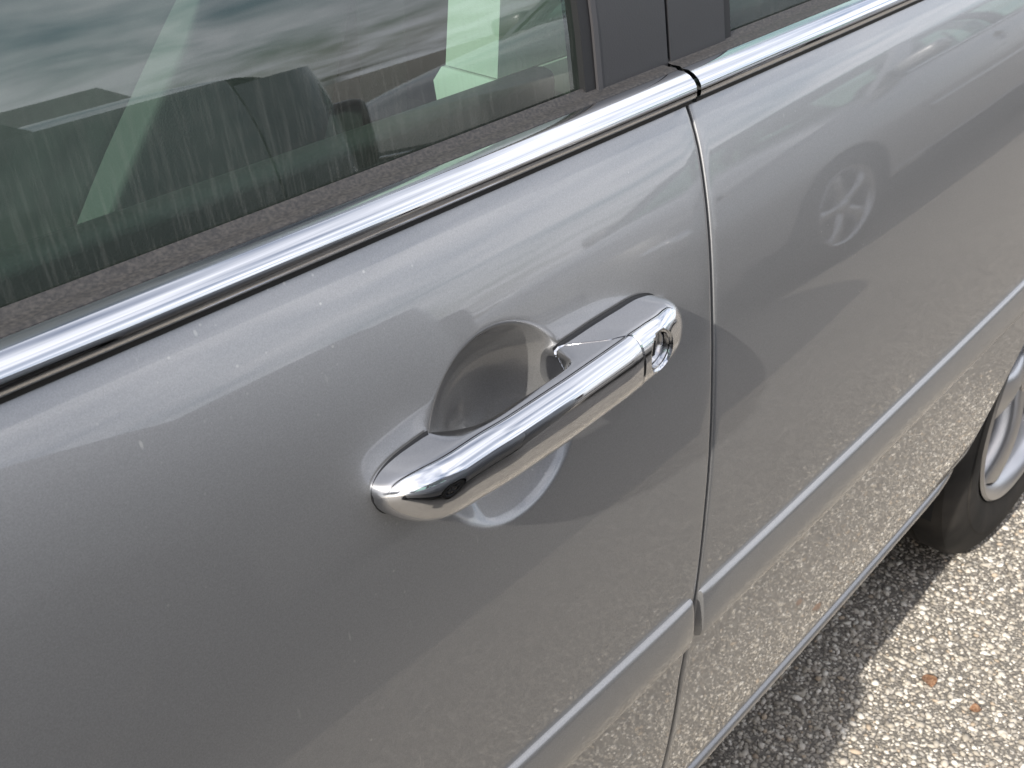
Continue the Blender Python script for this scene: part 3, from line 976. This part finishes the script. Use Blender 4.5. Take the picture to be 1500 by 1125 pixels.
def build_interior(car):
    def seat(y0, y1):
        s = empty('seat', (0.2, 0, 0.3)); s.parent = car
        off = np.array([-0.2, 0, -0.3])
        # backrest: side outline extruded across with rounded flanks
        def sweep(outline, ya, yb, name, mat, puff=0.02):
            rows = []
            ts = [0, 0.02, 0.07, 0.15, 0.3, 0.5, 0.7, 0.85, 0.93, 0.98, 1.0]
            pts = np.array(outline, float); c = pts.mean(0)
            for t in ts:
                e = min(t, 1 - t)
                k = 1 - 0.07 * max(0, (0.07 - e) / 0.07) ** 2
                rows.append([(c[0] + (p[0] - c[0]) * k + off[0], ya + (yb - ya) * t, c[1] + (p[1] - c[1]) * k + off[2]) for p in pts])
            mb = MB(); mb.grid(rows, closed_v=True, cap_u=True)
            o = mb.build(name, mat, s, sharp=70)
            o.modifiers.new('sub', 'SUBSURF').render_levels = 2
            o.modifiers['sub'].levels = 1
            return o
        BK = [(0.25, 0.62), (0.245, 0.72), (0.285, 0.84), (0.325, 0.905), (0.385, 0.98), (0.45, 1.055), (0.515, 1.125), (0.575, 1.14), (0.60, 1.11), (0.56, 1.0), (0.49, 0.82), (0.43, 0.65), (0.36, 0.60)]
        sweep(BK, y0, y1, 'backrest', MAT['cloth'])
        out = (y0 - 0.022, y0 + 0.012) if y0 < YC else (y1 - 0.012, y1 + 0.022)
        sweep([(p[0] + 0.008 * (1 if k_ < 7 else -0.6), p[1]) for k_, p in enumerate(BK)], *out, 'side_bolster', MAT['sidecloth'])
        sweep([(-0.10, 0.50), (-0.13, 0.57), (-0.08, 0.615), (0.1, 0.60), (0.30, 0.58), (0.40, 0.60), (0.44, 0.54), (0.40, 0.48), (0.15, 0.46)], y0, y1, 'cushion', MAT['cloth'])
        ym = (y0 + y1) / 2
        sweep([(0.545, 1.20), (0.555, 1.30), (0.60, 1.355), (0.655, 1.345), (0.67, 1.28), (0.645, 1.20), (0.59, 1.175)], ym - 0.13, ym + 0.13, 'headrest', MAT['cloth'])
        for k in (-0.06, 0.06):
            MB().tube([(0.565 + off[0], ym + k, 1.10 + off[2]), (0.605 + off[0], ym + k, 1.22 + off[2])], 0.006).build('headrest_post', MAT['satin'], s)
        MB().box(-0.05 + off[0], 0.4 + off[0], y0 + 0.05, y1 - 0.05, 0.27 + off[2], 0.46 + off[2], 0.02).build('seat_base', MAT['dash'], s)
        return s
    seat(0.30, 0.80); seat(1.00, 1.50)
    # rear bench
    b = empty('rear_bench', (1.2, 0, 0.3)); b.parent = car
    def prism(outline, ya, yb, name, mat, par, off=(0, 0, 0)):
        rows = [[(p[0] + off[0], y, p[1] + off[2]) for p in outline] for y in (ya, ya + 0.03, yb - 0.03, yb)]
        return MB().grid(rows, closed_v=True, cap_u=True).build(name, mat, par, sharp=40)
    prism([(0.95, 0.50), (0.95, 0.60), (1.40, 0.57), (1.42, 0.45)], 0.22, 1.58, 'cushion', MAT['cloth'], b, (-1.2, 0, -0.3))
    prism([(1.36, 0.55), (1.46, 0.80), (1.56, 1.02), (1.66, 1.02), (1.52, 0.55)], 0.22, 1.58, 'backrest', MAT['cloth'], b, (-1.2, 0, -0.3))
    MB().box(-0.66, -0.25, 0.14, 1.66, 0.70, 0.97, 0.06).build('dashboard', MAT['dash'], car)
    MB().box(-0.2, 0.45, 0.83, 0.97, 0.30, 0.60, 0.03).build('centre_console', MAT['dash'], car)
    MB().box(1.50, 1.98, 0.2, 1.6, 0.955, 0.975, 0.005).build('parcel_shelf', MAT['dash'], car)
    # steering wheel
    ring = [(-0.16 + 0.10 * math.sin(a), 0.55 + 0.185 * math.cos(a), 0.88 + 0.155 * math.sin(a)) for a in np.linspace(0, 2 * math.pi, 49)]
    mb = MB().tube(ring, 0.014)
    mb.tube([(-0.16, 0.55, 0.88), (-0.30, 0.55, 0.82)], 0.03)
    mb.tube([(-0.16, 0.37, 0.88), (-0.16, 0.55, 0.87), (-0.16, 0.73, 0.88)], 0.014)
    mb.build('steering_wheel', MAT['dash'], car)
    # centre pillar trim on both flanks with belt height ledge
    for flip in (False, True):
        f = (lambda y: 2 * YC - y) if flip else (lambda y: y)
        def post(rings, name, mat):
            rows = [[(xa, f(ya), z), (xb, f(ya), z), (xb, f(yb), z), (xa, f(yb), z)] for xa, xb, ya, yb, z in rings]
            return MB().grid(rows, closed_v=True, cap_u=True).build(name, mat, car, sharp=30)
        post([(0.552, 0.66, 0.140, 0.186, 0.9800), (0.554, 0.66, 0.139, 0.183, 1.03), (0.556, 0.66, 0.160, 0.205, 1.15), (0.556, 0.655, 0.215, 0.265, 1.30), (0.555, 0.65, 0.265, 0.31, 1.40)], 'pillar_trim', MAT['beige'])
        post([(0.545, 0.68, 0.137, 0.180, 0.55), (0.545, 0.68, 0.137, 0.188, 0.955), (0.546, 0.67, 0.137, 0.192, 0.970), (0.550, 0.665, 0.138, 0.188, 0.9790)], 'pillar_trim', MAT['beige'])
        mb = MB()
        pts = [(0.575, 0.285, 1.27), (0.572, 0.27, 1.15), (0.568, 0.262, 1.0), (0.560, 0.258, 0.8), (0.56, 0.25, 0.45)]
        rows = [[(x - 0.022, f(y), z), (x + 0.022, f(y), z), (x + 0.022, f(y + 0.002), z), (x - 0.022, f(y + 0.002), z)] for x, y, z in pts]
        MB().grid(rows, closed_v=True, cap_u=True).build('seat_belt', MAT['dash'], car, smooth=False)
    MB().box(-0.7, 1.5, 0.15, 1.65, 0.272, 0.29).build('carpet', MAT['carpet'], car, smooth=False)

def build_car():
    car = empty('sedan', (0, 0, 0))
    for flip in (False, True):
        build_panels(car, flip)
        build_greenhouse(car, flip)
        build_jambs(car, flip)
    build_ends(car)
    build_wheel(car, RWX, False); build_wheel(car, FWX, False)
    build_wheel(car, RWX, True); build_wheel(car, FWX, True)
    build_interior(car)
    build_handle(car)
    return car

car = build_car()
tag(car, 'silver sedan with chrome door handle and chrome belt strip, filling the picture', 'car')

# ------------------------------------------------------------------ neighbouring car, seen mirrored in the rear door
other = copy_tree(car)
other.location = (4.60, -3.28, 0)
tag(other, 'silver sedan parked alongside, seen as a reflection in the rear door', 'car')

def repaint(root, old, new):
    for ch in root.children_recursive:
        for sl_ in ch.material_slots:
            if sl_.material == old:
                sl_.link = 'OBJECT'; sl_.material = new
charcoal = principled('charcoal_paint', (0.11, 0.112, 0.118), 0.35, 0.3, **{'Coat Weight': 1.0, 'Coat Roughness': 0.03})
near = copy_tree(car)
near.location = (-1.20, -2.93, 0)
near.scale = (1, 1, 1.16)
repaint(near, MAT['paint'], charcoal)
repaint(near, MAT['alloy'], principled('black_steel_wheel', (0.03, 0.03, 0.032), 0.5))
repaint(near, MAT['redlamp'], principled('smoked_lamp', (0.03, 0.012, 0.012), 0.15))
tag(near, 'tall charcoal car parked alongside, seen as the dark reflection across the front door', 'car')


# ------------------------------------------------------------------ scraps on the ground
leafm = principled('dry_leaf', (0.34, 0.15, 0.055), 0.8)
add_mottle(leafm, (0.17, 0.075, 0.035), (0.36, 0.22, 0.13), 300)
def dry_leaf(x, y, size, rot, label):
    rows = []
    for i in range(7):
        u = i / 6
        w = size * 0.42 * math.sin(math.pi * min(1, u * 0.96 + 0.04)) ** 0.8 + 0.0004
        rows.append([((u - 0.5) * size, w * t, 0.0045 + 0.25 * w * t * t * 1.3 + 0.0015 * math.sin(5 * u + t)) for t in (-1, -0.5, 0, 0.5, 1)])
    mb = MB().grid(rows)
    low = [(a, b2, c - 0.0006) for a, b2, c in mb.v]
    k = len(mb.v); f0 = list(mb.f)
    mb.v += low; mb.f += [tuple(reversed([i + k for i in q])) for q in f0]
    o = mb.build('dry_leaf', leafm)
    o.location = (x, y, 0.0); o.rotation_euler = (0, 0, rot)
    tag(o, label, 'leaf', 'dry leaves on the ground')
dry_leaf(1.255, -0.032, 0.024, 0.6, 'rust brown dry leaf lying on the pebbles, larger and nearer the car')
dry_leaf(1.246, -0.102, 0.016, 2.1, 'smaller rust brown leaf scrap lying farther from the car')

# ------------------------------------------------------------------ far side of the car park, seen in paint and glass
def building():
    b = empty('building', (9, -44, 0))
    wall = principled('tan_render', (0.50, 0.46, 0.39), 0.9); add_mottle(wall, (0.46, 0.42, 0.355), (0.54, 0.50, 0.43), 3)
    roofm = principled('grey_roof', (0.16, 0.16, 0.165), 0.8); add_mottle(roofm, (0.13, 0.13, 0.135), (0.19, 0.19, 0.195), 8)
    MB().box(-15, 15, -6, 0, 0, 3.6).build('wall', wall, b, smooth=False)
    rows = [[(-15.5, 0.5, 3.6), (-15.5, -3, 5.6), (-15.5, -6.5, 3.6)], [(15.5, 0.5, 3.6), (15.5, -3, 5.6), (15.5, -6.5, 3.6)]]
    mb = MB().grid(rows, closed_v=True, cap_u=True); mb.build('roof', roofm, b, smooth=False)
    for k in range(7):
        x = -12.5 + 4.1 * k
        w = MB().box(x, x + 1.6, 0.003, 0.06, 1.0, 2.5, 0.01).build('window', MAT['beige'], b)
        MB().box(x + 0.09, x + 1.51, 0.061, 0.075, 1.09, 2.41).build('pane', MAT['trimblack'], w, smooth=False)
    MB().box(-0.55, 0.45, 0.003, 0.05, 0, 2.15, 0.01).build('door', MAT['jamb'], b)
    tag(b, 'low tan building across the car park, seen only as a reflection', 'building')
building()
leaf = principled('foliage', (0.06, 0.10, 0.035), 0.7); add_mottle(leaf, (0.04, 0.07, 0.025), (0.085, 0.13, 0.045), 1.2)
bark = principled('bark', (0.12, 0.09, 0.065), 0.9); add_bump(bark, 30, 0.6, 0.02)
def tree(x, y, h, r, label):
    t = empty('tree', (x, y, 0))
    mb = MB().tube([(0, 0, 0), (0.05, 0.02, h * 0.3), (0, 0.05, h * 0.62)], [0.22, 0.17, 0.07])
    for k in range(5):
        a = k * 1.26 + x
        mb.tube([(0.03, 0.02, h * (0.30 + 0.05 * k)), (r * 0.55 * math.cos(a), r * 0.55 * math.sin(a), h * (0.48 + 0.06 * k))], [0.08, 0.03], 6)
    mb.build('trunk', bark, t)
    g = np.random.default_rng(int(abs(x * 10 + y)))
    cl = g.normal(size=(22, 3)); cl /= np.linalg.norm(cl, axis=1, keepdims=True)
    cl *= g.uniform(0.35, 0.85, (22, 1)) * np.array([r, r, h * 0.33]); cl[:, 2] += h * 0.64
    v, f = [], []
    for c in cl:
        for k in range(70):
            d = g.normal(size=3); d *= g.uniform(0.5, 1.0) / np.linalg.norm(d)
            p0 = c + d * np.array([r * 0.36, r * 0.36, h * 0.12])
            a = g.normal(size=3); a /= np.linalg.norm(a); b2 = np.cross(a, g.normal(size=3)); b2 /= np.linalg.norm(b2)
            sz = g.uniform(0.10, 0.22)
            n0 = len(v)
            v += [p0 - a * sz, p0 + b2 * sz * 0.6, p0 + a * sz, p0 - b2 * sz * 0.6]; f.append((n0, n0 + 1, n0 + 2, n0 + 3))
    mesh_obj('crown', v, f, leaf, t, smooth=False)
    tag(t, label, 'tree', 'trees across the car park')
for x, y, h, r, lb in ((-22, -42, 7.0, 2.6, 'round leafy tree at the far left of the car park edge'), (-12, -39, 5.6, 2.1, 'smaller leafy tree left of the tan building entrance'),
                       (62, -42, 7.6, 2.8, 'tall leafy tree beyond the right end of the tan building'), (80, -38, 6.2, 2.4, 'leafy tree farthest right along the car park edge')):
    tree(x, y, h, r, lb)
